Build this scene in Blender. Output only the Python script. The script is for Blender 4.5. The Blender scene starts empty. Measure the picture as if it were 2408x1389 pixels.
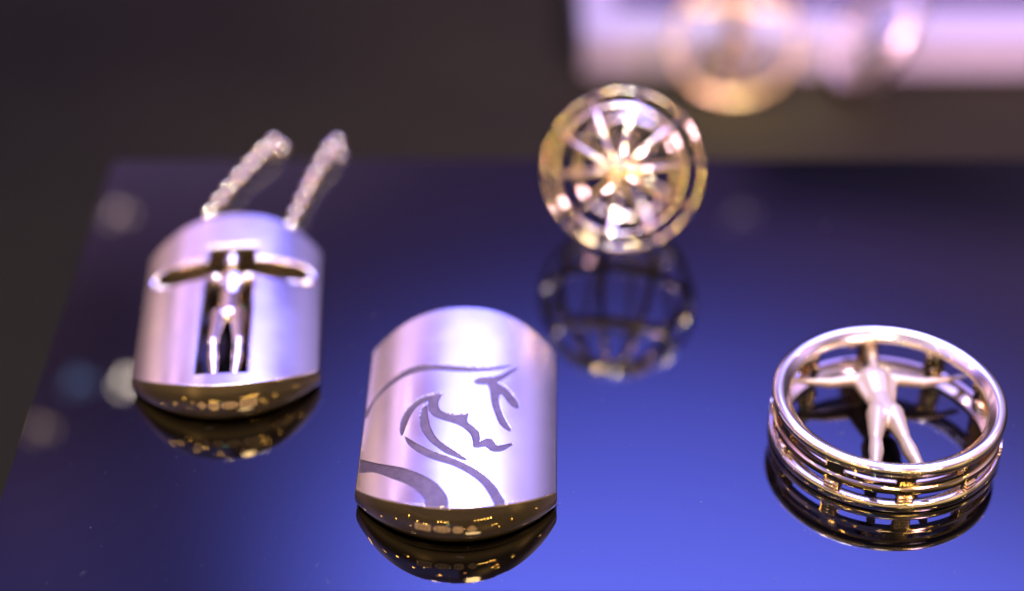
import bpy, bmesh, math, random
import numpy as np
from mathutils import Vector, Matrix
R = math.radians
random.seed(7); rng = np.random.default_rng(7)
MM = 0.001                                   # every shape below is drawn in millimetres
sc = bpy.context.scene
COL = sc.collection

# ------------------------------------------------------------------ camera
cam = bpy.data.cameras.new('camera'); camo = bpy.data.objects.new('camera', cam); COL.objects.link(camo)
camo.location = (0, 0, 0.120); camo.rotation_euler = (R(54), 0, 0)
cam.sensor_width = 36; cam.lens = 64.3; cam.clip_start = 0.01; cam.clip_end = 20
cam.dof.use_dof = True; cam.dof.focus_distance = 0.1765; cam.dof.aperture_fstop = 7.6
sc.camera = camo

# ------------------------------------------------------------------ world: unseen dim showroom, as colour lobes shaped for light and reflections
def build_world():
    w = bpy.data.worlds.new('World'); sc.world = w; w.use_nodes = True
    nt = w.node_tree; N = nt.nodes; L = nt.links
    for n in list(N): N.remove(n)
    tc = N.new('ShaderNodeTexCoord')
    nrm = N.new('ShaderNodeVectorMath'); nrm.operation = 'NORMALIZE'; L.new(tc.outputs['Generated'], nrm.inputs[0])
    sep = N.new('ShaderNodeSeparateXYZ'); L.new(nrm.outputs[0], sep.inputs[0])
    def M(op, a, b=None, c=None, clamp=False):
        m = N.new('ShaderNodeMath'); m.operation = op; m.use_clamp = clamp
        for i, v in enumerate((a, b, c)):
            if v is None: continue
            if isinstance(v, (int, float)): m.inputs[i].default_value = v
            else: L.new(v, m.inputs[i])
        return m.outputs[0]
    az = M('MULTIPLY', M('ARCTAN2', sep.outputs[0], sep.outputs[1]), 180/math.pi)     # 0 ahead, + right
    el = M('MULTIPLY', M('ARCSINE', sep.outputs[2]), 180/math.pi)
    def gauss(x, c, s): 
        t = M('DIVIDE', M('SUBTRACT', x, c), s); return M('EXPONENT', M('MULTIPLY', M('MULTIPLY', t, t), -0.5))
    def step(x, a, b): 
        m = N.new('ShaderNodeMapRange'); m.interpolation_type = 'SMOOTHSTEP'
        L.new(x, m.inputs[0]); m.inputs[1].default_value = a; m.inputs[2].default_value = b
        return m.outputs[0]
    def lobe(ca, sa, ce, se): return M('MULTIPLY', gauss(az, ca, sa), gauss(el, ce, se))
    def col(f, c):
        v = N.new('ShaderNodeVectorMath'); v.operation = 'SCALE'; v.inputs[0].default_value = c; L.new(f, v.inputs['Scale']); return v.outputs[0]
    def add(a, b):
        v = N.new('ShaderNodeVectorMath'); v.operation = 'ADD'; L.new(a, v.inputs[0]); L.new(b, v.inputs[1]); return v.outputs[0]
    dark_r = M('MULTIPLY_ADD', M('MULTIPLY', step(az, 7.5, 9.5), M('SUBTRACT', 1.0, step(el, 32.2, 33.6))), -0.93, 1.0)  # dark patch low on the right, put in for the band mirrored in the plinth
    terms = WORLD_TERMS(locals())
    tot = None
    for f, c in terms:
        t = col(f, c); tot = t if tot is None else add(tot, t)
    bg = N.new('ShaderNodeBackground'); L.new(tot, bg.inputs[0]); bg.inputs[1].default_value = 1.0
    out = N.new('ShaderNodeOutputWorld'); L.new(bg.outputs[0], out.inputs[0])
    w.cycles.sampling_method = 'MANUAL'; w.cycles.sample_map_resolution = 1024
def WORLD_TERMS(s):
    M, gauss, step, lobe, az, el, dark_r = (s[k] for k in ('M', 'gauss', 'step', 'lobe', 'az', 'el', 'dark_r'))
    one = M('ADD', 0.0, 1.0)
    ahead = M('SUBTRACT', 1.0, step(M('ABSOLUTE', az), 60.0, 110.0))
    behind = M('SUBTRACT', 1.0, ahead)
    shade = M('MULTIPLY', dark_r, M('MULTIPLY_ADD', M('MULTIPLY', M('SUBTRACT', 1.0, step(az, -15.0, -12.5)), M('MULTIPLY', step(el, 33.2, 35.0), M('SUBTRACT', 1.0, step(el, 38.0, 41.5)))), -0.72, 1.0))  # second dark patch, put in for the plinth's left side
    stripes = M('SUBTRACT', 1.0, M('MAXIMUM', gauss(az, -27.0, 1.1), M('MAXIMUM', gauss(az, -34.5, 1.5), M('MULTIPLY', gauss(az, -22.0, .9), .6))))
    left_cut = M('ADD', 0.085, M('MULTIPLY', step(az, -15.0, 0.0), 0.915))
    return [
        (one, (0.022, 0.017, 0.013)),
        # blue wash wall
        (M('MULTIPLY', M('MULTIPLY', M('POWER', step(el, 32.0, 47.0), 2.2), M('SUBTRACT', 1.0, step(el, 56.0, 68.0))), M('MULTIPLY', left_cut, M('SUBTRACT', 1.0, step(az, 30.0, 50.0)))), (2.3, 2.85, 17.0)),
        (M('MULTIPLY', M('MULTIPLY', gauss(el, 59.0, 7.0), step(el, 46.0, 53.0)), lobe(2.0, 38.0, 55.0, 90.0)), (6.0, 5.6, 12.0)),  # added whiter lobe above the mirrored range, brightens the tag tops
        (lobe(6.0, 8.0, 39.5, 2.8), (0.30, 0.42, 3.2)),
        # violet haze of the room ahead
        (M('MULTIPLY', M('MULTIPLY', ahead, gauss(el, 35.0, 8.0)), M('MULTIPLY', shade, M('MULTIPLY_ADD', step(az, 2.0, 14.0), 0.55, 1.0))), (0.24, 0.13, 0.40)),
        (M('MULTIPLY', M('MULTIPLY', lobe(-32.0, 9.0, 30.0, 14.0), stripes), 1.0), (.75, .40, .66)), (lobe(-39.5, 2.0, 20.0, 9.0), (0.9, .62, .42)), (lobe(-31.5, .8, 28.0, 12.0), (0.8, .6, .5)),  # lobes put in to stripe the tags' left flanks
        (lobe(-16.0, 9.0, 25.0, 3.6), (1.1, .78, 1.6)),  # added low lobe, brightens the left half of the tag faces
        (lobe(34.0, 9.0, 27.0, 9.0), (0.55, .44, 1.0)),  # added lobe for the tags' right flanks
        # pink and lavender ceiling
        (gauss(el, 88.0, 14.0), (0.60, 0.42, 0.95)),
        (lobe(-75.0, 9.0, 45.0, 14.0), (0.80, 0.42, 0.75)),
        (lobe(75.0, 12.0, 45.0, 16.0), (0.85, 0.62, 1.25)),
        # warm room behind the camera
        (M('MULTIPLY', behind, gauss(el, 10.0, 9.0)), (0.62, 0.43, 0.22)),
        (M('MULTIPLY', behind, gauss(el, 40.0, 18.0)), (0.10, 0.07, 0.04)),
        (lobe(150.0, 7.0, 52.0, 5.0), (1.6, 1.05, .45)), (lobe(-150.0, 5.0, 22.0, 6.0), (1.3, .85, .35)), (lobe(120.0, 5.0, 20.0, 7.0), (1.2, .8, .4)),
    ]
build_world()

# ------------------------------------------------------------------ lamps
def lamp(kind, loc, energy, color, size=None, aim=None, name='lamp', spread=None):
    d = bpy.data.lights.new(name, kind); o = bpy.data.objects.new(name, d); COL.objects.link(o)
    o.location = Vector(loc)*MM; d.energy = energy; d.color = color
    if kind == 'AREA': d.shape = 'DISK'; d.size = size*MM
    else: d.shadow_soft_size = size*MM
    if aim is not None: o.rotation_euler = (Vector(aim)-Vector(loc)).to_track_quat('-Z', 'Y').to_euler()
    if spread: d.spread = R(spread)
    return o
lamp('AREA', (75, 250, 380), 0.045, (1.0, 0.80, 0.95), 80, (75, 285, -33), 'spot_pink', 60)      # on the tray behind
lamp('AREA', (60, -50, 420), 0.50, (1.0, 0.78, 0.50), 70, (10, 170, 0), 'spot_warm')         # from behind the camera
lamp('AREA', (25, 255, 400), 0.036, (1.0, 0.95, 0.92), 22, (5, 165, 0), 'key_white', 36)
lamp('AREA', (-70, 190, 400), 0.05, (1.0, 0.80, 0.55), 18, (0, 160, 0), 'key_warm', 40)
lamp('AREA', (150, 20, 210), 0.30, (1.0, 0.60, 0.92), 40, (85, 275, -28), 'fill_front', 50)      # added fill, brightens the front of the tray
lamp('AREA', (10, 200, 150), 0.009, (1.0, 0.80, 0.45), 12, (36, 262, -29), 'fill_ring', 15)  # added unseen lamp, brightens the far ring
lamp('AREA', (-34, 232, 150), 0.026, (1.0, 0.86, 0.72), 4, (-29, 191, 1), 'fill_chain', 14)  # added unseen lamp with a narrow cone, puts highlights on the chain beads
for p, e, c, s in [((-69.6, 269.5, 57.3), 0.0005, (1.0, .72, .62), 1.0), ((-67.8, 252.4, 81.5), 0.0026, (1.0, .84, .70), 1.0),
                ((-76.3, 250.9, 80.3), 0.0004, (.3, .5, 1.0), 1.5), ((-82.5, 244.5, 85.6), 0.0004, (1.0, .7, .4), 1.0),
                ((40.8, 273.4, 60.3), 0.00013, (1.0, .7, .8), 1.0)]:
    for dx, dz, k_ in ((0, 0, .5), (1.9, .8, .3), (-1.3, 1.9, .25)):      # each lamp split in three to break up its blur disc
        lamp('POINT', (p[0]+dx, p[1], p[2]+dz), e*k_*.85, c, s*.6, name='cabinet_led')
# warm LED strings in the room behind, seen as sparkles in the polished metal
def led(az, el, d, e, c=(1.0, .62, .17), s=2.6):
    a, b = R(az), R(el)
    lamp('POINT', (d*math.cos(b)*math.sin(a), 150 + d*math.cos(b)*math.cos(a), d*math.sin(b)), e, c, s, name='led')
for a, b, e in [(162, 31.3, .22), (165, 31.6, .2), (-162, 33, .22), (-165, 32.6, .2), (-168, 33.4, .2), (138, 52, .2), (-130, 50, .22), (-135, 30, .22), (150, 30, .30), (153, 30.3, .22), (156, 30.6, .22), (159, 31, .22), (143, 44, .28), (147, 46, .2),
                (-150, 40, .30), (-146, 43, .25), (-142, 37, .20), (-158, 55, .30), (128, 40, .25), (-118, 42, .25), (100, 35, .2), (-95, 48, .2),
                (60, 40, .25), (-55, 52, .25)]:
    led(a, b, 420, e*0.7)
led(-170, 38, 420, .05, (.3, .9, 1.0)); led(172, 60, 420, .06, (1, .9, .8)); led(175, 48, 420, .05, (1, .5, .3))
led(10, 72, 420, .30, (1, .95, .9), 6); led(-20, 62, 420, .05, (1, .9, .8), 3); led(75, 66, 420, .04, (1, .75, .5), 2); led(-100, 70, 420, .04, (1, .75, .5), 2)

# ------------------------------------------------------------------ exposure
vs = sc.view_settings; vs.view_transform = 'Standard'; vs.look = 'None'; vs.exposure = 0; vs.gamma = 1; vs.use_curve_mapping = False
sc.display_settings.display_device = 'sRGB'
sc.render.engine = 'CYCLES'
cy = sc.cycles; cy.use_denoising = True; cy.max_bounces = 10; cy.glossy_bounces = 8; cy.diffuse_bounces = 2
cy.caustics_reflective = True; cy.caustics_refractive = False; cy.sample_clamp_indirect = 60; cy.sample_clamp_direct = 0
try: cy.denoiser = 'OPENIMAGEDENOISE'
except Exception: pass
sc.render.filter_size = 1.5

# ------------------------------------------------------------------ materials
def mat(name, base, metal=0.0, rough=0.3, noise=None, bump=None, rough_var=None, ior=1.5, spec=None, aniso=None, coat=0):
    m = bpy.data.materials.new(name); m.use_nodes = True; nt = m.node_tree; N = nt.nodes; L = nt.links
    b = N['Principled BSDF']
    b.inputs['Base Color'].default_value = (*base, 1); b.inputs['Metallic'].default_value = metal
    b.inputs['Roughness'].default_value = rough; b.inputs['IOR'].default_value = ior
    if spec is not None: b.inputs['Specular IOR Level'].default_value = spec
    if aniso: b.inputs['Anisotropic'].default_value = aniso
    if coat: b.inputs['Coat Weight'].default_value = coat
    tc = N.new('ShaderNodeTexCoord')
    def tex(scale, detail=4, mapping=None):
        t = N.new('ShaderNodeTexNoise'); t.inputs['Scale'].default_value = scale; t.inputs['Detail'].default_value = detail
        if mapping:
            mp = N.new('ShaderNodeMapping'); mp.inputs['Scale'].default_value = mapping; L.new(tc.outputs['Object'], mp.inputs[0]); L.new(mp.outputs[0], t.inputs[0])
        else: L.new(tc.outputs['Object'], t.inputs[0])
        return t
    if noise:                      # (scale, other colour, lo, hi)
        t = tex(noise[0], 6); r = N.new('ShaderNodeMapRange'); L.new(t.outputs[0], r.inputs[0]); r.inputs[1].default_value = noise[2]; r.inputs[2].default_value = noise[3]
        mx = N.new('ShaderNodeMix'); mx.data_type = 'RGBA'; L.new(r.outputs[0], mx.inputs[0])
        mx.inputs[6].default_value = (*base, 1); mx.inputs[7].default_value = (*noise[1], 1); L.new(mx.outputs[2], b.inputs['Base Color'])
    if rough_var:                  # (scale, lo, hi, mapping)
        t = tex(rough_var[0], 5, rough_var[3] if len(rough_var) > 3 else None); r = N.new('ShaderNodeMapRange'); L.new(t.outputs[0], r.inputs[0])
        r.inputs[1].default_value = .35; r.inputs[2].default_value = .7; r.inputs[3].default_value = rough_var[1]; r.inputs[4].default_value = rough_var[2]
        L.new(r.outputs[0], b.inputs['Roughness'])
    if bump:                       # (scale, strength, distance mm, mapping)
        t = tex(bump[0], 5, bump[3] if len(bump) > 3 else None); bp = N.new('ShaderNodeBump'); bp.inputs['Strength'].default_value = bump[1]
        bp.inputs['Distance'].default_value = bump[2]*MM; L.new(t.outputs[0], bp.inputs['Height']); L.new(bp.outputs[0], b.inputs['Normal'])
    return m
ACRYLIC = mat('black_acrylic', (.0006, .0005, .0008), 0, .02, rough_var=(60, .015, .05), bump=(1400, 1.0, .0007, (1, .35, 1)), ior=1.53)
LEATHER = mat('brown_leather', (.016, .0145, .0085), 0, .8, noise=(9, (.012, .0105, .0075), .4, .6), bump=(900, .5, .15), spec=.0)
SATIN = mat('satin_silver_gilt', (.94, .86, .92), 1, .2, rough_var=(130, .17, .26), bump=(1300, .22, .004, (.12, 1, 1)))
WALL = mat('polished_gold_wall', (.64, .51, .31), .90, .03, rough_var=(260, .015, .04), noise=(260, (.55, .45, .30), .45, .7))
POLISH = mat('polished_gold', (.84, .66, .38), 1, .06, rough_var=(160, .05, .14), bump=(120, .15, .02))
PALE = mat('pale_gold', (.93, .78, .55), 1, .10, rough_var=(180, .07, .16), bump=(400, .35, .06))
SPHEREGOLD = mat('pale_polished_gold', (.88, .76, .56), 1, .09, rough_var=(180, .07, .13))
BEADGOLD = mat('bead_gold', (.82, .70, .56), 1, .07)
FARGOLD = mat('yellow_gold', (.97, .74, .36), 1, .30)
RIMGOLD = mat('polished_pale_gold', (.95, .85, .72), 1, .14, rough_var=(150, .11, .18))
CAST = mat('cast_matt_gold', (.42, .35, .25), .6, .42, bump=(900, .2, .02))
ETCH = mat('etched_metal', (.115, .085, .10), .6, .48, noise=(1600, (.09, .065, .08), .4, .6), bump=(1500, .4, .02))
MARK = mat('stamped_gold', (.80, .62, .40), .3, .5, bump=(2500, .5, .02))
MARKDARK = mat('stamp_letter', (.16, .09, .05), .3, .4)
WHITE = mat('white_acrylic', (.235, .22, .235), 0, .55, bump=(60, .1, .02))
VELVET = mat('grey_velvet', (.07, .055, .08), 0, .8, noise=(120, (.05, .04, .06), .4, .6))
DUST = mat('dust', (.16, .16, .2), 0, .8)

# ------------------------------------------------------------------ helpers
def link(name, bm_or_me, m, parent=None, smooth=35, loc=None, rotz=None, wn=True):
    if isinstance(bm_or_me, bmesh.types.BMesh):
        me = bpy.data.meshes.new(name); bmesh.ops.recalc_face_normals(bm_or_me, faces=bm_or_me.faces); bm_or_me.to_mesh(me); bm_or_me.free()
    else: me = bm_or_me; me.name = name
    me.transform(Matrix.Scale(MM, 4)); 
    me.materials.clear()
    for x in (m if isinstance(m, (list, tuple)) else [m]): me.materials.append(x)
    if smooth is not None:
        me.shade_smooth()
        if smooth < 180: me.set_sharp_from_angle(angle=R(smooth))
    o = bpy.data.objects.new(name, me); COL.objects.link(o)
    if wn and smooth is not None and smooth < 180:
        md = o.modifiers.new('normals', 'WEIGHTED_NORMAL'); md.keep_sharp = True; md.weight = 100
    if parent: o.parent = parent
    if loc is not None: o.location = Vector(loc)*MM
    if rotz is not None: o.rotation_euler.z = rotz
    return o
def thing(name, label, cat, loc=(0, 0, 0), rot=(0, 0, 0), group=None):
    o = bpy.data.objects.new(name, None); COL.objects.link(o); o.empty_display_size = .005
    o.location = Vector(loc)*MM; o.rotation_euler = rot; o['label'] = label; o['category'] = cat
    if group: o['group'] = group
    return o
def box(bm, c, s, M=None, bev=0):
    r = bmesh.ops.create_cube(bm, size=1); vs_ = r['verts']
    bmesh.ops.scale(bm, vec=s, verts=vs_); bmesh.ops.translate(bm, vec=c, verts=vs_)
    if bev:
        es = list({e for v in vs_ for e in v.link_edges}); rr = bmesh.ops.bevel(bm, geom=es, offset=bev, segments=3, affect='EDGES', profile=.5)
        vs_ = list({v for f in rr['faces'] for v in f.verts} | {v for v in vs_ if v.is_valid})
    if M is not None: bmesh.ops.transform(bm, matrix=M, verts=vs_)
    return vs_
def lathe(bm, prof, n=160, closed=True):
    rows = []
    for k in range(n):
        a = 2*math.pi*k/n; rows.append([bm.verts.new((r*math.cos(a), r*math.sin(a), z)) for r, z in prof])
    m = len(prof)
    for k in range(n):
        A, B = rows[k], rows[(k+1) % n]
        for j in range(m if closed else m-1):
            bm.faces.new((A[j], B[j], B[(j+1) % m], A[(j+1) % m]))
def rounded(prof, r, seg=4):
    out = []; n = len(prof)
    for i in range(n):
        p0, p, p1 = (Vector(prof[(i+k) % n]) for k in (-1, 0, 1))
        a = (p0-p); b = (p1-p); rr = min(r, a.length*.45, b.length*.45); a = p+a.normalized()*rr; b = p+b.normalized()*rr
        for s in range(seg+1):
            t = s/seg; q = a*(1-t)**2 + p*2*t*(1-t) + b*t*t; out.append((q.x, q.y))
    return out
def tube(bm, pts, rad, n=10, cap=True):
    pts = [Vector(p) for p in pts]; rows = []
    for i, p in enumerate(pts):
        d = (pts[min(i+1, len(pts)-1)]-pts[max(i-1, 0)]).normalized(); q = d.to_track_quat('Z', 'Y'); rr = rad[i] if isinstance(rad, (list, tuple)) else rad
        rows.append([bm.verts.new(p + q @ Vector((rr*math.cos(2*math.pi*k/n), rr*math.sin(2*math.pi*k/n), 0))) for k in range(n)])
    for A, B in zip(rows, rows[1:]):
        for k in range(n): bm.faces.new((A[k], A[(k+1) % n], B[(k+1) % n], B[k]))
    if cap: bm.faces.new(rows[0][::-1]); bm.faces.new(rows[-1])
def evaluated(bm, mods):
    me = bpy.data.meshes.new('tmp'); bm.to_mesh(me); bm.free(); o = bpy.data.objects.new('tmp', me); COL.objects.link(o)
    for kind, props in mods:
        md = o.modifiers.new(kind, kind)
        for k, v in props.items(): setattr(md, k, v)
    bpy.context.view_layer.update(); dg = bpy.context.evaluated_depsgraph_get()
    out = bpy.data.meshes.new_from_object(o.evaluated_get(dg)); bpy.data.objects.remove(o, do_unlink=True)
    return out
def boolean(bm, cutter_bm):
    mc = bpy.data.meshes.new('cut'); bmesh.ops.recalc_face_normals(cutter_bm, faces=cutter_bm.faces); cutter_bm.to_mesh(mc); cutter_bm.free()
    c = bpy.data.objects.new('cut', mc); COL.objects.link(c); bmesh.ops.recalc_face_normals(bm, faces=bm.faces)
    me = evaluated(bm, [('BOOLEAN', dict(operation='DIFFERENCE', object=c, solver='EXACT'))])
    bpy.data.objects.remove(c, do_unlink=True); return me

# ------------------------------------------------------------------ setting
def poly_block(name, pts, z0, z1, m, parent, bev=.4):
    bm = bmesh.new(); vs_ = [bm.verts.new((x, y, z0)) for x, y in pts]; f = bm.faces.new(vs_)
    r = bmesh.ops.extrude_face_region(bm, geom=[f]); bmesh.ops.translate(bm, vec=(0, 0, z1-z0), verts=[g for g in r['geom'] if isinstance(g, bmesh.types.BMVert)])
    if bev: bmesh.ops.bevel(bm, geom=[e for e in bm.edges], offset=bev, segments=3, affect='EDGES', profile=.5)
    return link(name, bm, m, parent)
BASE = -33.0
bm = bmesh.new(); box(bm, (0, 300, BASE-5), (2400, 1800, 10)); g = link('display_base', bm, LEATHER, smooth=None); g['kind'] = 'structure'

pl = thing('display_plinth', 'glossy black acrylic plinth mirroring blue light under the four jewels', 'plinth', (0, 0, BASE))
poly_block('block', [(-49.5, 119.2), (92, 119.2), (92, 193.8), (-49.5, 193.8)], 0, 33, ACRYLIC, pl, 0)
# a few dust specks that lie on it
bm = bmesh.new()
for _ in range(230):
    x, y = random.uniform(-47, 60), 120+70*random.random()**1.6; a = random.random()*math.pi; l = random.choice((.05, .05, .06, .08, .1, .7)); w_ = .02 if l > .5 else .04
    M = Matrix.Translation((x, y, 33.02)) @ Matrix.Rotation(a, 4, 'Z'); box(bm, (0, 0, 0), (l, w_, .02), M)
link('dust_specks', bm, DUST, pl, smooth=None)

# tray behind, its rim lit pink
tr = thing('display_tray', 'white rimmed display tray behind the plinth, lit pink', 'tray', (0, 0, BASE))
bm = bmesh.new()
box(bm, (92, 279.0, 3.65), (160, 10, 7.3), bev=.5); link('front_rim', bm, WHITE, tr)
bm = bmesh.new(); box(bm, (15.0, 331.0, 3.65), (6, 93.8, 7.3), bev=.5); link('side_rim', bm, WHITE, tr)
bm = bmesh.new(); box(bm, (95.1, 331.0, 1.5), (154, 93.8, 3)); link('tray_floor', bm, VELVET, tr, smooth=None)

# ------------------------------------------------------------------ dog-tag pendants
HW, ZC, ZE = 9.5, 4.9, 2.2
RT = (HW**2 + (ZC-ZE)**2)/(2*(ZC-ZE))
def z_top(x): return ZC - (ZC-ZE)*np.abs(np.clip(x, -HW, HW)/HW)**2.6
def arc(x, y_mid, y_cor):
    s = abs(y_mid-y_cor); r = (HW**2+s**2)/(2*s); d = r - np.sqrt(r*r - x*x); return y_mid + (d if y_mid < y_cor else -d)
def y_front(x): return arc(x, -15.5, -10.2)
def y_rear(x): return arc(x, 15.5, 11.3)
def smooth_poly(P, n=5):
    P = [Vector((*p, 0)) for p in P]; out = []; m = len(P)
    for i in range(m):
        p0, p1, p2, p3 = P[i-1], P[i], P[(i+1) % m], P[(i+2) % m]
        def corner(a, b, c): 
            u, v = (a-b), (c-b); return u.length > 0 and v.length > 0 and u.angle(v) < R(100)
        t1 = Vector((0, 0, 0)) if corner(p0, p1, p2) else (p2-p0)*.5
        t2 = Vector((0, 0, 0)) if corner(p1, p2, p3) else (p3-p1)*.5
        L_ = (p2-p1).length; t1 = t1.normalized()*L_ if t1.length else t1; t2 = t2.normalized()*L_ if t2.length else t2
        for k in range(n):
            t = k/n; a = 2*t**3-3*t*t+1; b = t**3-2*t*t+t; c = -2*t**3+3*t*t; d = t**3-t*t
            q = p1*a + t1*b + p2*c + t2*d; out.append((q.x, q.y))
    return np.array(out)
def signed(poly, X, Y):
    """distance to a polygon's outline, negative inside"""
    d = np.full(X.shape, 1e9); inside = np.zeros(X.shape, bool); n = len(poly)
    x0, y0 = poly.min(0)-.6; x1, y1 = poly.max(0)+.6; sel = (X > x0) & (X < x1) & (Y > y0) & (Y < y1)
    x, y = X[sel], Y[sel]; dd = np.full(x.shape, 1e9); ins = np.zeros(x.shape, bool)
    for i in range(n):
        a, b = poly[i], poly[(i+1) % n]; e = b-a; L2 = e@e
        if L2 < 1e-12: continue
        t = np.clip(((x-a[0])*e[0]+(y-a[1])*e[1])/L2, 0, 1); dd = np.minimum(dd, (x-a[0]-t*e[0])**2+(y-a[1]-t*e[1])**2)
        c = (a[1] > y) != (b[1] > y)
        if e[1] != 0: ins ^= c & (x < e[0]*(y-a[1])/e[1]+a[0])
    dd = np.sqrt(dd); d[sel] = np.where(ins, -dd, dd); return d
def rbox_sd(X, Y, x0, x1, y0, y1, r):
    cx_, cy_ = (x0+x1)/2, (y0+y1)/2; qx = np.abs(X-cx_)-(x1-x0)/2+r; qy = np.abs(Y-cy_)-(y1-y0)/2+r
    return np.hypot(np.maximum(qx, 0), np.maximum(qy, 0)) + np.minimum(np.maximum(qx, qy), 0) - r
def tag_body(root, name, hole_sd=None, groove_sd=None, depth=.07, step=.05):
    nx = int(2*HW/step); ny = int(29/step)
    xs = np.linspace(-HW, HW, nx+1); v = np.linspace(0, 1, ny+1)
    X = np.repeat(xs[None, :], ny+1, 0); Yf, Yr = y_front(xs), y_rear(xs); Y = Yf[None]+(Yr-Yf)[None]*v[:, None]
    Z = z_top(X)
    if groove_sd is not None:
        S = groove_sd(X, Y); Z = Z - depth*np.clip(.5 - S/.10, 0, 1)
    if hole_sd is not None: Z = Z - .22*np.clip(1 - hole_sd(X, Y)/.26, 0, 1)**2
    xc = (X[:-1, :-1]+X[1:, 1:])/2; yc = (Y[:-1, :-1]+Y[1:, 1:]+Y[1:, :-1]+Y[:-1, 1:])/4
    keep = np.ones(xc.shape, bool)
    if hole_sd is not None: keep &= hole_sd(xc, yc) > 0
    groove = (groove_sd(xc, yc) < .05) & keep if groove_sd is not None else np.zeros(xc.shape, bool)
    def make(mask, nm, mt, walls):
        idx = (np.arange((ny+1)*(nx+1))).reshape(ny+1, nx+1)
        q = np.stack([idx[:-1, :-1], idx[:-1, 1:], idx[1:, 1:], idx[1:, :-1]], -1)[mask]
        qa = np.stack([idx[:-1, :-1], idx[:-1, 1:], idx[1:, 1:], idx[1:, :-1]], -1); rm = np.zeros(mask.shape, bool); rm[0] = rm[-1] = True; rm[:, 0] = rm[:, -1] = True
        rim_quads = qa[rm & keep]
        co = np.stack([X, Y, Z], -1).reshape(-1, 3)
        used, inv = np.unique(np.concatenate([q, rim_quads]) if walls else q, return_inverse=True); inv = inv[:q.size]; q = inv.reshape(-1, 4); co = co[used]; faces = [q]; extra = []; base = len(co); mi = [np.zeros(len(q), int)]
        if walls:
            # boundary loops of the whole plate (outer edge and hole edges) go down to the underside
            m2 = np.pad(keep, 1); E = []
            idx_of = -np.ones((ny+1)*(nx+1), int); idx_of[used] = np.arange(len(used))
            I = np.pad(idx, 0)
            def edges(sel, a, b): 
                aa, bb = a[sel], b[sel]; return np.stack([aa, bb], -1)
            k = keep
            top_ = k & ~m2[2:, 1:-1]; bot_ = k & ~m2[:-2, 1:-1]; lef = k & ~m2[1:-1, :-2]; rig = k & ~m2[1:-1, 2:]
            E = np.concatenate([edges(bot_, idx[:-1, 1:], idx[:-1, :-1]), edges(rig, idx[1:, 1:], idx[:-1, 1:]), edges(top_, idx[1:, :-1], idx[1:, 1:]), edges(lef, idx[:-1, :-1], idx[1:, :-1])])
            E = E[(idx_of[E] >= 0).all(1)]
            vb = np.unique(E); P = np.stack([X, Y, Z], -1).reshape(-1, 3)
            onrim = np.zeros((ny+1, nx+1), bool); onrim[0] = onrim[-1] = True; onrim[:, 0] = onrim[:, -1] = True; onrim = onrim.ravel()
            # outward directions on the rim
            out = np.zeros((ny+1, nx+1, 2))
            out[:, 0, 0] = -1; out[:, -1, 0] = 1
            gf, gr = np.gradient(Yf, xs), np.gradient(Yr, xs)
            out[0, :, 0] += gf; out[0, :, 1] += -1; out[-1, :, 0] += -gr; out[-1, :, 1] += 1
            out = out.reshape(-1, 2); out /= np.maximum(np.linalg.norm(out, axis=1, keepdims=True), 1e-9)
            rows = [vb*0]  # ring 0 = the plate's own vertices
            prev = idx_of[vb]; lut = -np.ones((ny+1)*(nx+1), int); lut[vb] = np.arange(len(vb)); Es = lut[E]
            prof = [(.035, .02), (.08, .07), (.11, .14)] + [('t', k/8) for k in range(9)] + [(0, -1)]
            for o_, dz in prof:
                w = onrim[vb][:, None]; p = P[vb].copy()
                if o_ == 't':                 # the wall bulges, and turns under at its foot
                    zt = P[vb][:, 2]-.2; hh = zt-.06; f_ = dz; p[:, 2] = zt - hh*f_
                    p[:, :2] += out[vb]*w*(.12 + hh*(.30*f_*(1-f_) - .05*f_ - .08*f_**5))[:, None]; foot = (hh*(-.05-.08))[:, None]
                    cur = base + np.arange(len(vb)); base += len(vb); extra.append(p)
                    faces.append(np.stack([prev[Es[:, 0]], prev[Es[:, 1]], cur[Es[:, 1]], cur[Es[:, 0]]], -1)); mi.append(np.full(len(Es), 1)); prev = cur; last = p; continue
                p[:, :2] += out[vb]*o_*w
                if dz == -1: p = last.copy(); p[:, :2] -= out[vb]*.08*w; p[:, 2] = 0.0; lastp = p
                else: p[:, 2] -= dz
                cur = base + np.arange(len(vb)); base += len(vb); extra.append(p)
                faces.append(np.stack([prev[Es[:, 0]], prev[Es[:, 1]], cur[Es[:, 1]], cur[Es[:, 0]]], -1)); mi.append(np.full(len(Es), 0 if dz in (.02,) else 1)); prev = cur
            # underside plate
            qb = np.stack([idx[:-1, :-1], idx[1:, :-1], idx[1:, 1:], idx[:-1, 1:]], -1)[keep]
            ub, ib = np.unique(qb, return_inverse=True); pb = P[ub].copy(); pb[:, 2] = 0; li = lut[ub]; ok_ = li >= 0; pb[ok_] = lastp[li[ok_]]
            extra.append(pb); faces.append(ib.reshape(-1, 4)+base); base += len(pb); mi.append(np.ones(len(qb), int))
        co = np.concatenate([co]+extra); F = np.concatenate(faces); mi = np.concatenate(mi)
        me = bpy.data.meshes.new(nm); me.vertices.add(len(co)); me.vertices.foreach_set('co', co.astype(np.float32).ravel())
        me.loops.add(F.size); me.loops.foreach_set('vertex_index', F.astype(np.int32).ravel())
        me.polygons.add(len(F)); me.polygons.foreach_set('loop_start', np.arange(0, F.size, 4, dtype=np.int32))
        me.update(calc_edges=True)
        o = link(nm, me, mt, root, smooth=40, wn=False); me.polygons.foreach_set('material_index', mi.astype(np.int32)); me.update(); return o
    make(keep & ~groove, name, [SATIN, WALL], True)
    if groove.any(): make(groove, 'horse_engraving', ETCH, False)
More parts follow.
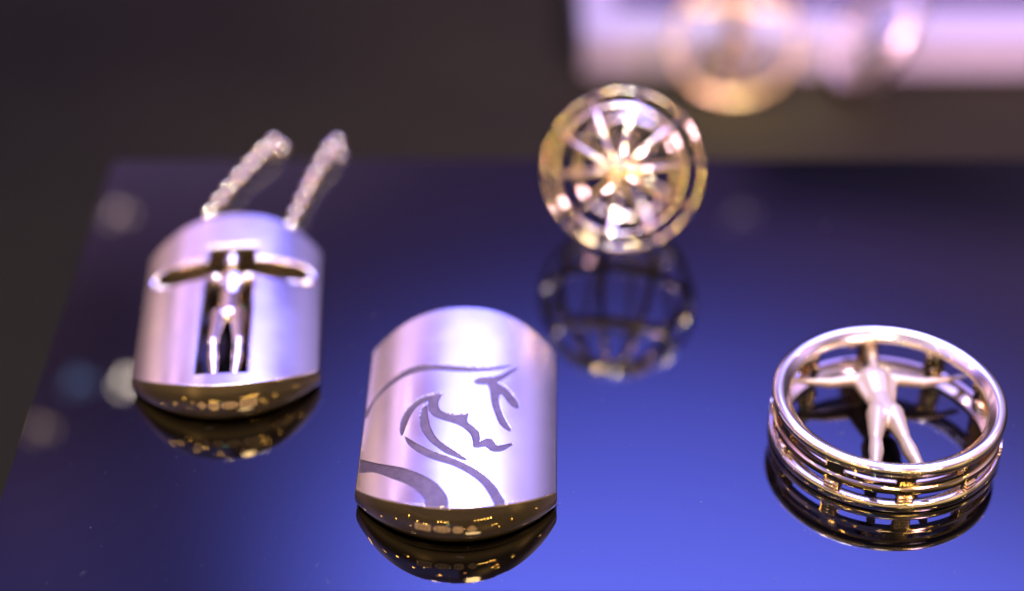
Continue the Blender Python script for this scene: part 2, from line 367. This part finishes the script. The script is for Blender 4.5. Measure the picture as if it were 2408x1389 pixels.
def curve_frame(x, z):                      # a frame on the front wall of a tag
    zt = float(z_top(np.array([x]))[0])-.2; hh = zt-.06; f_ = (zt-z)/hh; y = float(y_front(np.array([x]))[0]) - .12 - hh*(.30*f_*(1-f_) - .05*f_ - .08*f_**5); g = (float(y_front(np.array([x+.01]))[0])-float(y_front(np.array([x-.01]))[0]))/.02
    n = Vector((g, -1, 0)).normalized(); t = Vector((0, 0, 1)).cross(n).normalized()
    return Vector((x, y, z)), t, n
def wall_shape(bm, pts, x, z, h0, h1):      # outline in the wall plane, raised from h0 to h1
    o, t, n = curve_frame(x, z); a = [bm.verts.new(o + t*p[0] + Vector((0, 0, p[1])) + n*h0) for p in pts]; b = [bm.verts.new(o + t*p[0] + Vector((0, 0, p[1])) + n*h1) for p in pts]
    bm.faces.new(b); k = len(pts)
    for i in range(k): bm.faces.new((a[i], a[(i+1) % k], b[(i+1) % k], b[i]))
def outline(kind, w, h):
    if kind == 'oval': return [(w/2*math.cos(a), h/2*math.sin(a)) for a in np.linspace(0, 2*math.pi, 28, endpoint=False)]
    c = {'rect': .06, 'round': .28, 'octagon': .2}[kind]; return rounded([(-w/2, -h/2), (w/2, -h/2), (w/2, h/2), (-w/2, h/2)], c*2 if kind != 'rect' else .12, 3 if kind != 'octagon' else 1)
def text_strokes(s):
    G = {'S': [[(1, .9), (.5, 1), (.1, .8), (.3, .55), (.8, .42), (.9, .15), (.5, 0), (0, .1)]], 'C': [[(1, .85), (.5, 1), (.05, .6), (.05, .35), (.5, 0), (1, .15)]],
         'O': [[(.5, 1), (.05, .7), (.05, .3), (.5, 0), (.95, .3), (.95, .7), (.5, 1)]], '9': [[(.9, .6), (.5, .4), (.1, .65), (.4, 1), (.9, .8), (.9, .4), (.5, 0), (.1, .1)]],
         '2': [[(.1, .8), (.5, 1), (.9, .75), (.1, 0), (.95, 0)]], '5': [[(.9, 1), (.2, 1), (.15, .55), (.6, .62), (.9, .35), (.6, 0), (.1, .08)]],
         'F': [[(.1, 0), (.1, 1), (.95, 1)], [(.1, .5), (.75, .5)]], 'lion': [[(0, .35), (.25, .55), (.75, .45), (1, .75)], [(.25, .5), (.2, .15)], [(.75, .45), (.8, .15)], [(0, .35), (0, .75), (.2, .8)]]}
    return G[s]
def stamp_row(root, marks, z):
    for kind, w, h, x, chars in marks:
        bm = bmesh.new(); wall_shape(bm, outline(kind, w, h), x, z, -.08, .03); st = link('hallmark_stamp', bm, MARK, root, smooth=20)
        bm = bmesh.new(); n = len(chars); cw = (w*.78)/n
        for i, ch in enumerate(chars):
            for line in text_strokes(ch):
                for p, q in zip(line, line[1:]):
                    sx = -w*.39 + cw*i + cw*.12; P = Vector((sx+p[0]*cw*.76, (p[1]-.5)*h*.55)); Q = Vector((sx+q[0]*cw*.76, (q[1]-.5)*h*.55)); d = (Q-P)
                    if d.length < 1e-6: continue
                    d.normalize(); nn = Vector((-d.y, d.x))*.03; P -= d*.02; Q += d*.02
                    wall_shape(bm, [P-nn, Q-nn, Q+nn, P+nn], x, z, .02, .040+.0007*i)
        link('stamped_letters', bm, MARKDARK, st, smooth=None)

# figure used in the pendant, the lying ring and the far ring
def figure_mesh(J, voxel=.12):
    bm = bmesh.new()
    def cap(a, b, ra, rb, flat=1.0):
        a, b = Vector(a), Vector(b); n = max(5, int((b-a).length/.22))
        for i in range(n):
            t = i/(n-1); p = a.lerp(b, t); r = ra+(rb-ra)*t
            M = Matrix.Translation(p) @ Matrix.Diagonal((1, 1, flat, 1)); bmesh.ops.create_icosphere(bm, subdivisions=2, radius=r, matrix=M)
    for a, b, ra, rb, *f in J: cap(a, b, ra, rb, *(f or [1.0]))
    return evaluated(bm, [('REMESH', dict(mode='VOXEL', voxel_size=voxel)), ('SMOOTH', dict(factor=.5, iterations=4))])

# horse pendant
HORSE = [
    [(-5.69, -3.26), (-5.64, -4.02), (-5.46, -4.68), (-5.32, -4.23), (-5.14, -3.27), (-4.86, -2.05), (-4.32, -0.8), (-3.75, -0.18), (-3.12, 0.06), (-3.11, -0.51), (-2.95, -1.3), (-2.68, -1.92), (-2.23, -2.45), (-1.48, -2.91), (-0.56, -3.33), (0.24, -3.78), (0.79, -4.31), (1.23, -4.92), (1.49, -5.62), (1.61, -6.51), (1.65, -6.82), (1.84, -6.98), (2.24, -6.87), (2.77, -6.73), (3.07, -6.94), (3.37, -7.23), (3.9, -7.27), (4.48, -6.92), (4.94, -6.37), (5.35, -5.81), (5.29, -5.7), (4.88, -5.94), (4.18, -6.34), (3.82, -6.4), (3.64, -6.04), (3.39, -5.65), (3.09, -5.51), (2.68, -5.71), (2.16, -6.16), (2.1, -5.17), (1.96, -4.55), (1.56, -4.05), (0.94, -3.37), (0.8, -2.82), (0.89, -2.02), (-0.01, -2.11), (-0.92, -2.05), (-1.53, -1.78), (-1.92, -1.31), (-2.09, -0.87), (-2.11, -0.0), (-1.79, 1.07), (-2.29, 1.13), (-3.08, 1.02), (-3.8, 0.74), (-4.39, 0.32), (-4.9, -0.33), (-5.39, -1.31), (-5.66, -2.34)],   # face line
    [(-3.33, -0.52), (-3.59, -0.79), (-3.73, -1.52), (-3.78, -2.54), (-3.68, -3.5), (-3.45, -4.38), (-3.03, -5.29), (-2.51, -6.19), (-1.82, -7.0), (-0.95, -7.87), (-0.04, -8.41), (0.67, -8.79), (0.91, -8.86), (0.99, -8.72), (0.72, -8.47), (-0.38, -7.43), (-1.3, -6.59), (-1.93, -5.81), (-2.33, -5.03), (-2.68, -4.06), (-2.92, -3.0), (-3.11, -1.75), (-3.22, -0.78)],   # cheek strand
    [(-5.11, -4.96), (-3.95, -6.23), (-2.24, -7.63), (-0.58, -8.52), (1.07, -9.53), (2.71, -10.81), (3.94, -12.3), (4.97, -14.47), (3.91, -14.93), (3.17, -13.08), (2.34, -11.76), (1.11, -10.58), (-0.33, -9.58), (-2.18, -8.71), (-3.67, -7.53), (-4.68, -6.19)],   # neck strand
    [(-9.57, 1.18), (-8.84, 2.89), (-8.05, 4.09), (-7.02, 4.89), (-5.76, 5.69), (-4.26, 6.04), (-2.52, 5.89), (-0.35, 5.57), (1.79, 5.44), (3.5, 5.79), (5.03, 6.5), (3.94, 5.5), (2.24, 4.82), (-0.32, 4.67), (-2.47, 4.95), (-4.2, 4.98), (-5.7, 4.7), (-6.95, 4.0), (-7.98, 3.2), (-8.69, 2.46), (-9.38, 0.27)],   # crest
    [(5.9, 6.58), (4.8, 5.44), (3.54, 4.25), (1.85, 3.8), (1.44, 3.33), (1.45, 2.93), (1.88, 2.65), (2.73, 2.8), (3.0, 1.92), (3.22, -0.03), (3.69, -1.87), (4.24, -3.32), (5.01, -3.96), (5.13, -3.6), (4.53, -2.27), (4.08, -0.78), (3.83, 0.79), (3.98, 1.57), (4.35, 1.28), (5.11, 0.05), (5.64, -0.23), (5.88, 0.14), (5.5, 1.37), (4.64, 2.55), (3.67, 3.26), (4.6, 4.47)],   # ear and forelock
    [(-9.84, -5.59), (-8.22, -7.31), (-6.68, -8.55), (-4.96, -9.63), (-3.28, -10.8), (-2.02, -11.88), (-1.17, -12.98), (-0.55, -14.31), (-0.44, -16.04), (-2.49, -15.89), (-2.67, -14.43), (-3.34, -13.16), (-4.4, -12.03), (-6.12, -10.59), (-7.89, -8.87), (-9.88, -7.45)],   # shoulder
]
hp = thing('horse_pendant', 'gold dog tag pendant engraved with a flowing horse head', 'pendant', (-5.2, 140.7, .01), (0, 0, R(-1)), 'dog tag pendants on the plinth')
horse = [smooth_poly(p, 4) for p in HORSE]
def horse_sd(X, Y):
    d = np.full(X.shape, 1e9)
    for p in horse: d = np.minimum(d, signed(p, X, Y))
    return d
tag_body(hp, 'tag_body', groove_sd=horse_sd)
stamp_row(hp, [('rect', 1.5, .72, -2.85, 'SCFO'), ('oval', 1.62, .72, -1.05, '925'), ('round', .95, .74, .45, ['lion']), ('octagon', .92, .74, 1.75, 'O')], 2.35)

# crucifix pendant
cp = thing('crucifix_pendant', 'gold dog tag pendant with cut-out cross and figure, hung on a bead chain', 'pendant', (-30.4, 158.6, .01), (0, 0, R(4)), 'dog tag pendants on the plinth')
def cross_sd(X, Y):
    arms = rbox_sd(X, Y-.006*X*X, -8.7, 8.7, 3.3, 6.7, 1.5)
    return np.minimum(rbox_sd(X, Y, -2.6, 2.6, -13.3, 9.2, .15), arms)
tag_body(cp, 'tag_body', hole_sd=cross_sd, step=.06)
stamp_row(cp, [('octagon', .95, .9, -2.0, 'O'), ('round', 1.1, .85, -.8, ['lion']), ('oval', 1.75, .85, .8, '925'), ('rect', 1.7, .9, 2.65, 'SCFO')], 2.5)
z0 = 3.1
J = [((0, 7.4, z0+1.2), (0, 6.5, z0+1.1), .72, .62), ((0, 6.6, z0+.6), (0, 5.2, z0+.4), .42, .5), ((-1.5, 4.6, z0+.3), (1.5, 4.6, z0+.3), .78, .78, .8),
     ((0, 4.4, z0+.3), (0, 1.4, z0+.3), 1.6, 1.1, .75), ((0, 1.4, z0+.3), (0, -1.6, z0+.2), 1.15, 1.35, .75), ((-.75, 3.6, z0+.9), (.75, 3.6, z0+.9), .7, .7, .6),
     ((-1.8, 4.7, z0+.4), (-4.8, 5.0, z0-.6), .62, .46), ((-4.8, 5.0, z0-.6), (-7.9, 4.8, z0-.7), .46, .3), ((-7.9, 4.6, z0-.6), (-8.5, 4.7, z0-.5), .5, .36),
     ((1.8, 4.7, z0+.4), (4.8, 5.0, z0-.6), .62, .46), ((4.8, 5.0, z0-.6), (7.9, 4.8, z0-.7), .46, .3), ((7.9, 4.6, z0-.6), (8.5, 4.7, z0-.5), .5, .36),
     ((-1.05, -1.8, z0+.3), (-1.3, -7.0, z0+.7), 1.12, .72), ((-1.3, -7.0, z0+.7), (-1.2, -9.2, z0+.2), .62, .78), ((-1.2, -9.2, z0+.2), (-.95, -12.6, z0), .78, .42), ((-.95, -12.6, z0), (-.9, -13.5, z0+.1), .42, .4),
     ((1.05, -1.8, z0+.3), (1.35, -7.0, z0+.7), 1.12, .72), ((1.35, -7.0, z0+.7), (1.3, -9.2, z0+.2), .62, .78), ((1.3, -9.2, z0+.2), (1.05, -12.6, z0), .78, .42), ((1.05, -12.6, z0), (1.1, -13.5, z0+.1), .42, .4)]
J = [(a, b, ra*(.86 if a[1] < -1.7 else 1.25 if abs(b[0]) > 4 else 1.05), rb*(.92 if a[1] < -1.7 else 1.25 if abs(b[0]) > 4 else 1.05), *f) for a, b, ra, rb, *f in J]
link('figure', figure_mesh(J), PALE, cp, smooth=180)

# ------------------------------------------------------------------ bead chain over the plinth's back edge
ch = thing('bead_chain', 'thin gold bead chain running from the crucifix pendant over the plinth edge', 'chain', (0, 0, 0))
def strand(pts, beads, ch):
    P = [Vector(p) for p in pts]; d = [0]
    for a, b in zip(P, P[1:]): d.append(d[-1]+(b-a).length)
    def at_(s):
        for i in range(len(P)-1):
            if s <= d[i+1]: return P[i].lerp(P[i+1], (s-d[i])/(d[i+1]-d[i]))
        return P[-1]
    n = int(d[-1]/2.75); first = beads
    for i in range(n):
        p = at_(i*2.75); q = at_(min(d[-1], i*2.75+.3)); 
        if first is None:
            bm = bmesh.new(); bmesh.ops.create_uvsphere(bm, u_segments=18, v_segments=12, radius=.78); tube(bm, [(0, 0, .7), (0, 0, 2.05)], .1, 8)
            o = link('bead', bm, BEADGOLD, ch, smooth=60); first = o
        else: o = first.copy(); COL.objects.link(o); o.parent = ch
        o.location = p*MM; o.rotation_euler = (q-p).to_track_quat('Z', 'Y').to_euler() if (q-p).length else (0, 0, 0)
    return first
f0 = strand([(-36.4, 166.5, 1.2), (-36.6, 172, .9), (-35.6, 180.5, .88), (-33.6, 187, .95), (-29.8, 195.2, 1.6), (-29.0, 196.8, .6), (-28.8, 197, -3), (-28.6, 197.2, -24)], None, ch)
strand([(-25.0, 169.5, 1.2), (-26.2, 175, .9), (-25.6, 180, .88), (-24.2, 188, .95), (-22.2, 195.2, 1.6), (-21.8, 196.8, .6), (-21.7, 197, -3), (-21.6, 197.2, -24)], f0, ch)

# ------------------------------------------------------------------ lying ring with the standing man
def window_cutters(n, r, w, z0, z1, phase, dr=4, bev=.28):
    bm = bmesh.new()
    for k in range(n):
        a = 2*math.pi*(k+.5)/n + phase
        box(bm, (r, 0, (z0+z1)/2), (dr, w, z1-z0), Matrix.Rotation(a, 4, 'Z'), bev)
    return bm
def gallery_ring(root, fig_J, nwin=10, phase=0.0, fig_mat=None):
    bm = bmesh.new(); lathe(bm, rounded([(10.2, 3.9), (11.05, 3.9), (11.6, 4.3), (11.5, 4.95), (10.7, 5.2), (9.7, 4.5), (9.6, 4.0)], .5, 5), 220); link('top_rim', bm, RIMGOLD, root, smooth=180)
    bm = bmesh.new(); lathe(bm, [(10.45, 2.62), (10.85, 2.45), (10.85, .5), (11.36, .5), (11.4, 2.45), (11.34, 2.6), (11.2, 2.68), (11.12, 2.76), (11.1, 2.9), (11.1, 4.1), (10.45, 4.1)], 220)
    bc = bmesh.new()
    for k in range(nwin):
        a = 2*math.pi*(k+.5)/nwin + phase; Mk = Matrix.Rotation(a, 4, 'Z')
        if math.sin(a) > .55: box(bc, (10.9, 0, 2.45), (2.6, 4.9, 2.64), Mk, .2)      # the open bays at the head of the figure
        else:
            box(bc, (11.2, 0, 1.42), (2.2, 5.3, 1.34), Mk, .3)                          # windows of the lower row
            box(bc, (11.2, 0, 3.36), (2.2, 5.1, .58), Mk, .2)                        # long slots of the upper row
    link('gallery', boolean(bm, bc), POLISH, root, smooth=30)
    bm = bmesh.new(); lathe(bm, rounded([(9.9, .35), (11.0, 1.0), (11.45, 1.0), (11.62, .72), (11.62, .12), (11.3, 0), (10.2, 0), (9.9, .12)], .1, 3), 220); link('base_rim', bm, RIMGOLD, root, smooth=40)
    for k in range(nwin):                     # posts, each with three fine ribs outside
        a = 2*math.pi*k/nwin + phase; bm = bmesh.new(); M = Matrix.Rotation(a, 4, 'Z')
        box(bm, (10.5, 0, 2.2), (.7, 1.25, 3.7), M, .15)
        for z in (.95, 1.35, 1.75): box(bm, (11.45, 0, z), (.3, 1.4, .24), M, .09)
        box(bm, (10.2, .25, 3.3), (.7, .7, .9), M, .16); box(bm, (10.15, -.3, 1.6), (.5, .5, .8), M, .12)
        link('post', bm, PALE, root, smooth=40)
    link('figure', figure_mesh(fig_J), fig_mat or CAST, root, smooth=180)
z0 = 2.1
RJ = [((0, 10.3, z0+.55), (0, 9.4, z0+.5), .62, .58), ((0, 9.5, z0+.3), (0, 7.2, z0+.1), .45, .6), ((-1.7, 6.0, z0), (1.2, 6.0, z0), .72, .72, .8), ((-.3, 7.0, z0), (-1.7, 6.2, z0), .6, .62), ((-.2, 7.0, z0), (1.2, 6.2, z0), .6, .62),
      ((-.25, 6.0, z0), (-.1, 3.0, z0), 1.75, 1.2, .62), ((-.1, 3.0, z0), (0, .7, z0), 1.2, 1.4, .68), ((-.95, 5.2, z0+.45), (.55, 5.2, z0+.45), .7, .7, .5),
      ((-2.1, 6.1, z0), (-4.9, 5.55, z0), .62, .48), ((-4.9, 5.55, z0), (-7.6, 5.7, z0+.1), .5, .26), ((-7.6, 5.7, z0+.1), (-8.9, 6.0, z0+.1), .32, .4, .6), ((-8.9, 6.0, z0+.1), (-9.9, 6.2, z0+.1), .3, .16, .6),
      ((1.7, 6.1, z0), (4.6, 5.6, z0), .62, .48), ((4.6, 5.6, z0), (7.3, 6.0, z0+.1), .5, .26), ((7.3, 6.0, z0+.1), (8.6, 6.4, z0+.1), .32, .4, .6), ((8.6, 6.4, z0+.1), (9.4, 6.6, z0+.1), .3, .16, .6),
      ((-.75, .5, z0), (-1.55, -3.2, z0+.15), 1.08, .66), ((-1.55, -3.2, z0+.15), (-1.75, -4.9, z0-.05), .6, .74), ((-1.75, -4.9, z0-.05), (-2.5, -8.6, z0), .74, .38), ((-2.5, -8.6, z0), (-2.6, -10.2, z0+.1), .38, .42),
      ((.75, .5, z0), (1.2, -3.2, z0+.15), 1.08, .66), ((1.2, -3.2, z0+.15), (1.55, -4.9, z0-.05), .6, .74), ((1.55, -4.9, z0-.05), (2.3, -8.6, z0), .74, .38), ((2.3, -8.6, z0), (2.5, -10.1, z0+.1), .38, .42),
      ((-.55, .9, z0), (-.8, -.6, z0), 1.12, 1.1, .85), ((.55, .9, z0), (.8, -.6, z0), 1.12, 1.1, .85), ((0, 0.0, z0+.75), (0, -.3, z0+.7), .36, .3),
      ((-.95, 2.2, z0), (-1.6, 5.2, z0), .5, .75, .7), ((.85, 2.2, z0), (1.2, 5.2, z0), .5, .75, .7)]
RJ = [(a, b, ra*1.12, rb*1.12, *f) for a, b, ra, rb, *f in RJ]
lr = thing('vitruvian_ring', 'gold openwork ring lying flat with a naked man spreading his arms inside', 'ring', (37.5, 141.25, .01), (0, 0, 0), 'openwork gold jewels')
lr.scale = (1, 1, 1.05)
gallery_ring(lr, RJ, 10, R(-90))
bm = bmesh.new(); box(bm, (-1.3, 11.9, 3.2), (2.0, .9, 2.2), None, .2); link('stud', bm, POLISH, lr, smooth=40)
for k in range(4):
    bm = bmesh.new(); box(bm, (10.93, 0, 3.6), (.1, .42, .34), Matrix.Rotation(R(-107+3.4*k), 4, 'Z'), .04); link('hallmark_stamp', bm, MARK, lr)

# ------------------------------------------------------------------ openwork sphere
sp = thing('cage_sphere', 'openwork gold ball of wheel spokes standing at the back of the plinth', 'ornament', (12.6, 176.7, 0), (0, 0, 0), 'openwork gold jewels')
RS = 9.15
axis = Vector((-12.6-12, -176.7, 110.5-6)).normalized()
q = axis.to_track_quat('Z', 'Y'); SM = Matrix.Translation((0, 0, 9.2)) @ q.to_matrix().to_4x4() @ Matrix.Rotation(R(9), 4, 'Z')
def sph(lat, lon, r=RS): la, lo = R(lat), R(lon); return Vector((r*math.cos(la)*math.cos(lo), r*math.cos(la)*math.sin(lo), r*math.sin(la)))
def bar(bm, a, b, up, w, h, bev=.12):
    a, b = Vector(a), Vector(b); d = (b-a); L_ = d.length; d.normalize(); n = (up - d*up.dot(d)).normalized(); s = d.cross(n)
    M = Matrix((( *[d.x, s.x, n.x], (a.x+b.x)/2), (d.y, s.y, n.y, (a.y+b.y)/2), (d.z, s.z, n.z, (a.z+b.z)/2), (0, 0, 0, 1)))
    box(bm, (0, 0, 0), (L_, w, h), M, bev)
NS = 10
for lat, w, h in ((38, .72, .75), (-50, .8, .8)):
    c_, s_ = math.cos(R(lat)), math.sin(R(lat)); t_ = Vector((-s_, c_))*w/2; n_ = Vector((c_, s_))*h/2; o_ = Vector((c_, s_))*(RS-.1)
    bm = bmesh.new(); lathe(bm, rounded([tuple(o_+t_+n_), tuple(o_-t_+n_), tuple(o_-t_-n_), tuple(o_+t_-n_)], .24, 4), 120)
    bmesh.ops.transform(bm, matrix=SM, verts=bm.verts); link('hoop', bm, SPHEREGOLD, sp, smooth=60)
def curved_bar(lats, lon, w, h):
    bm = bmesh.new(); P_ = []
    for la in lats:
        p_ = sph(la, lon, RS-.1); n_ = p_.normalized(); t_ = Vector((-math.sin(R(lon)), math.cos(R(lon)), 0))
        q_ = rounded([(-w/2, -h/2), (w/2, -h/2), (w/2, h/2), (-w/2, h/2)], .2, 3); P_.append([bm.verts.new(p_ + t_*x + n_*y) for x, y in q_])
    for A, B in zip(P_, P_[1:]):
        for i in range(len(A)): bm.faces.new((A[i], A[(i+1) % len(A)], B[(i+1) % len(A)], B[i]))
    bm.faces.new(P_[0]); bm.faces.new(P_[-1]); bmesh.ops.transform(bm, matrix=SM, verts=bm.verts); return bm
bm = bmesh.new(); lathe(bm, rounded([(RS-.5, -.45), (RS-.1, -.45), (RS, -.1), (RS, .45), (RS-.2, .5), (RS-.5, .4)], .25, 4), 120)
bmesh.ops.transform(bm, matrix=SM, verts=bm.verts); link('hoop', bm, SPHEREGOLD, sp, smooth=50)
for k in range(NS):
    link('front_spoke', curved_bar(range(38, 85, 4), 36*k, .66, .65), SPHEREGOLD, sp, smooth=60)
    link('back_spoke', curved_bar(range(-50, -84, -4), 36*k, .66, .65), SPHEREGOLD, sp, smooth=60)
    link('rib', curved_bar(range(-50, 39, 4), 36*k, .7, .65), SPHEREGOLD, sp, smooth=60)
for sgn in (1, -1):
    bm = bmesh.new(); lathe(bm, rounded([(.45, -.4), (1.25, -.4), (1.2, .3), (.45, .4)], .15, 3), 48)
    bmesh.ops.transform(bm, matrix=SM @ Matrix.Translation((0, 0, RS*.955*sgn)), verts=bm.verts); link('hub', bm, SPHEREGOLD, sp, smooth=40)

# ------------------------------------------------------------------ rings behind, on the brown base and the tray
def copy_tree(o, **kw):
    c = o.copy(); COL.objects.link(c)
    for chd in o.children:
        d = chd.copy(); COL.objects.link(d); d.parent = c
    for k, v in kw.items(): c[k] = v
    return c
fr = thing('standing_ring', 'large gold ring standing upright on the brown base before the white tray', 'ring', (36.6, 267.0, BASE+10.75), (R(82), 0, R(-6)))
fr.scale = (.92, .92, .92)
bm = bmesh.new(); lathe(bm, rounded([(10.6, -.8), (11.5, -1.0), (11.7, 0), (11.5, 1.0), (10.6, .8)], .6, 4), 160); link('hoop', bm, FARGOLD, fr, smooth=50)
for k in range(14):
    a = 2*math.pi*(k+.3)/14; bm = bmesh.new(); bmesh.ops.create_uvsphere(bm, u_segments=16, v_segments=10, radius=.75); bmesh.ops.translate(bm, vec=(10.9*math.cos(a), 10.9*math.sin(a), 1.4), verts=bm.verts); link('bead', bm, FARGOLD, fr, smooth=180)
FJ = [(tuple(Vector(a)*1.0 - Vector((0, 0, 1.5))), tuple(Vector(b) - Vector((0, 0, 1.5))), ra*1.0, rb*1.0, *f) for a, b, ra, rb, *f in RJ]
link('figure', figure_mesh(FJ, .2), FARGOLD, fr, smooth=180)

pr = thing('rose_ring', 'pale rose gold band ring leaning against the white tray rim', 'ring', (60.0, 270.0, BASE+9.2), Vector((math.cos(R(35)), 0.12, -math.sin(R(35)))).to_track_quat('Z', 'Y').to_euler())
pr.scale = (.85, .85, .85)
bm = bmesh.new(); lathe(bm, rounded([(9.6, -1.9), (10.8, -1.9), (11.1, 0), (10.8, 1.9), (9.6, 1.9)], .5, 4), 160); link('band', bm, mat('rose_gold', (.92, .80, .78), 1, .35), pr, smooth=50)
for k in range(3):
    a = R(150-22*k); bm = bmesh.new(); bmesh.ops.create_icosphere(bm, subdivisions=2, radius=1.3); bmesh.ops.translate(bm, vec=(11.3*math.cos(a), 11.3*math.sin(a), 0), verts=bm.verts); link('stone', bm, RIMGOLD, pr, smooth=None)
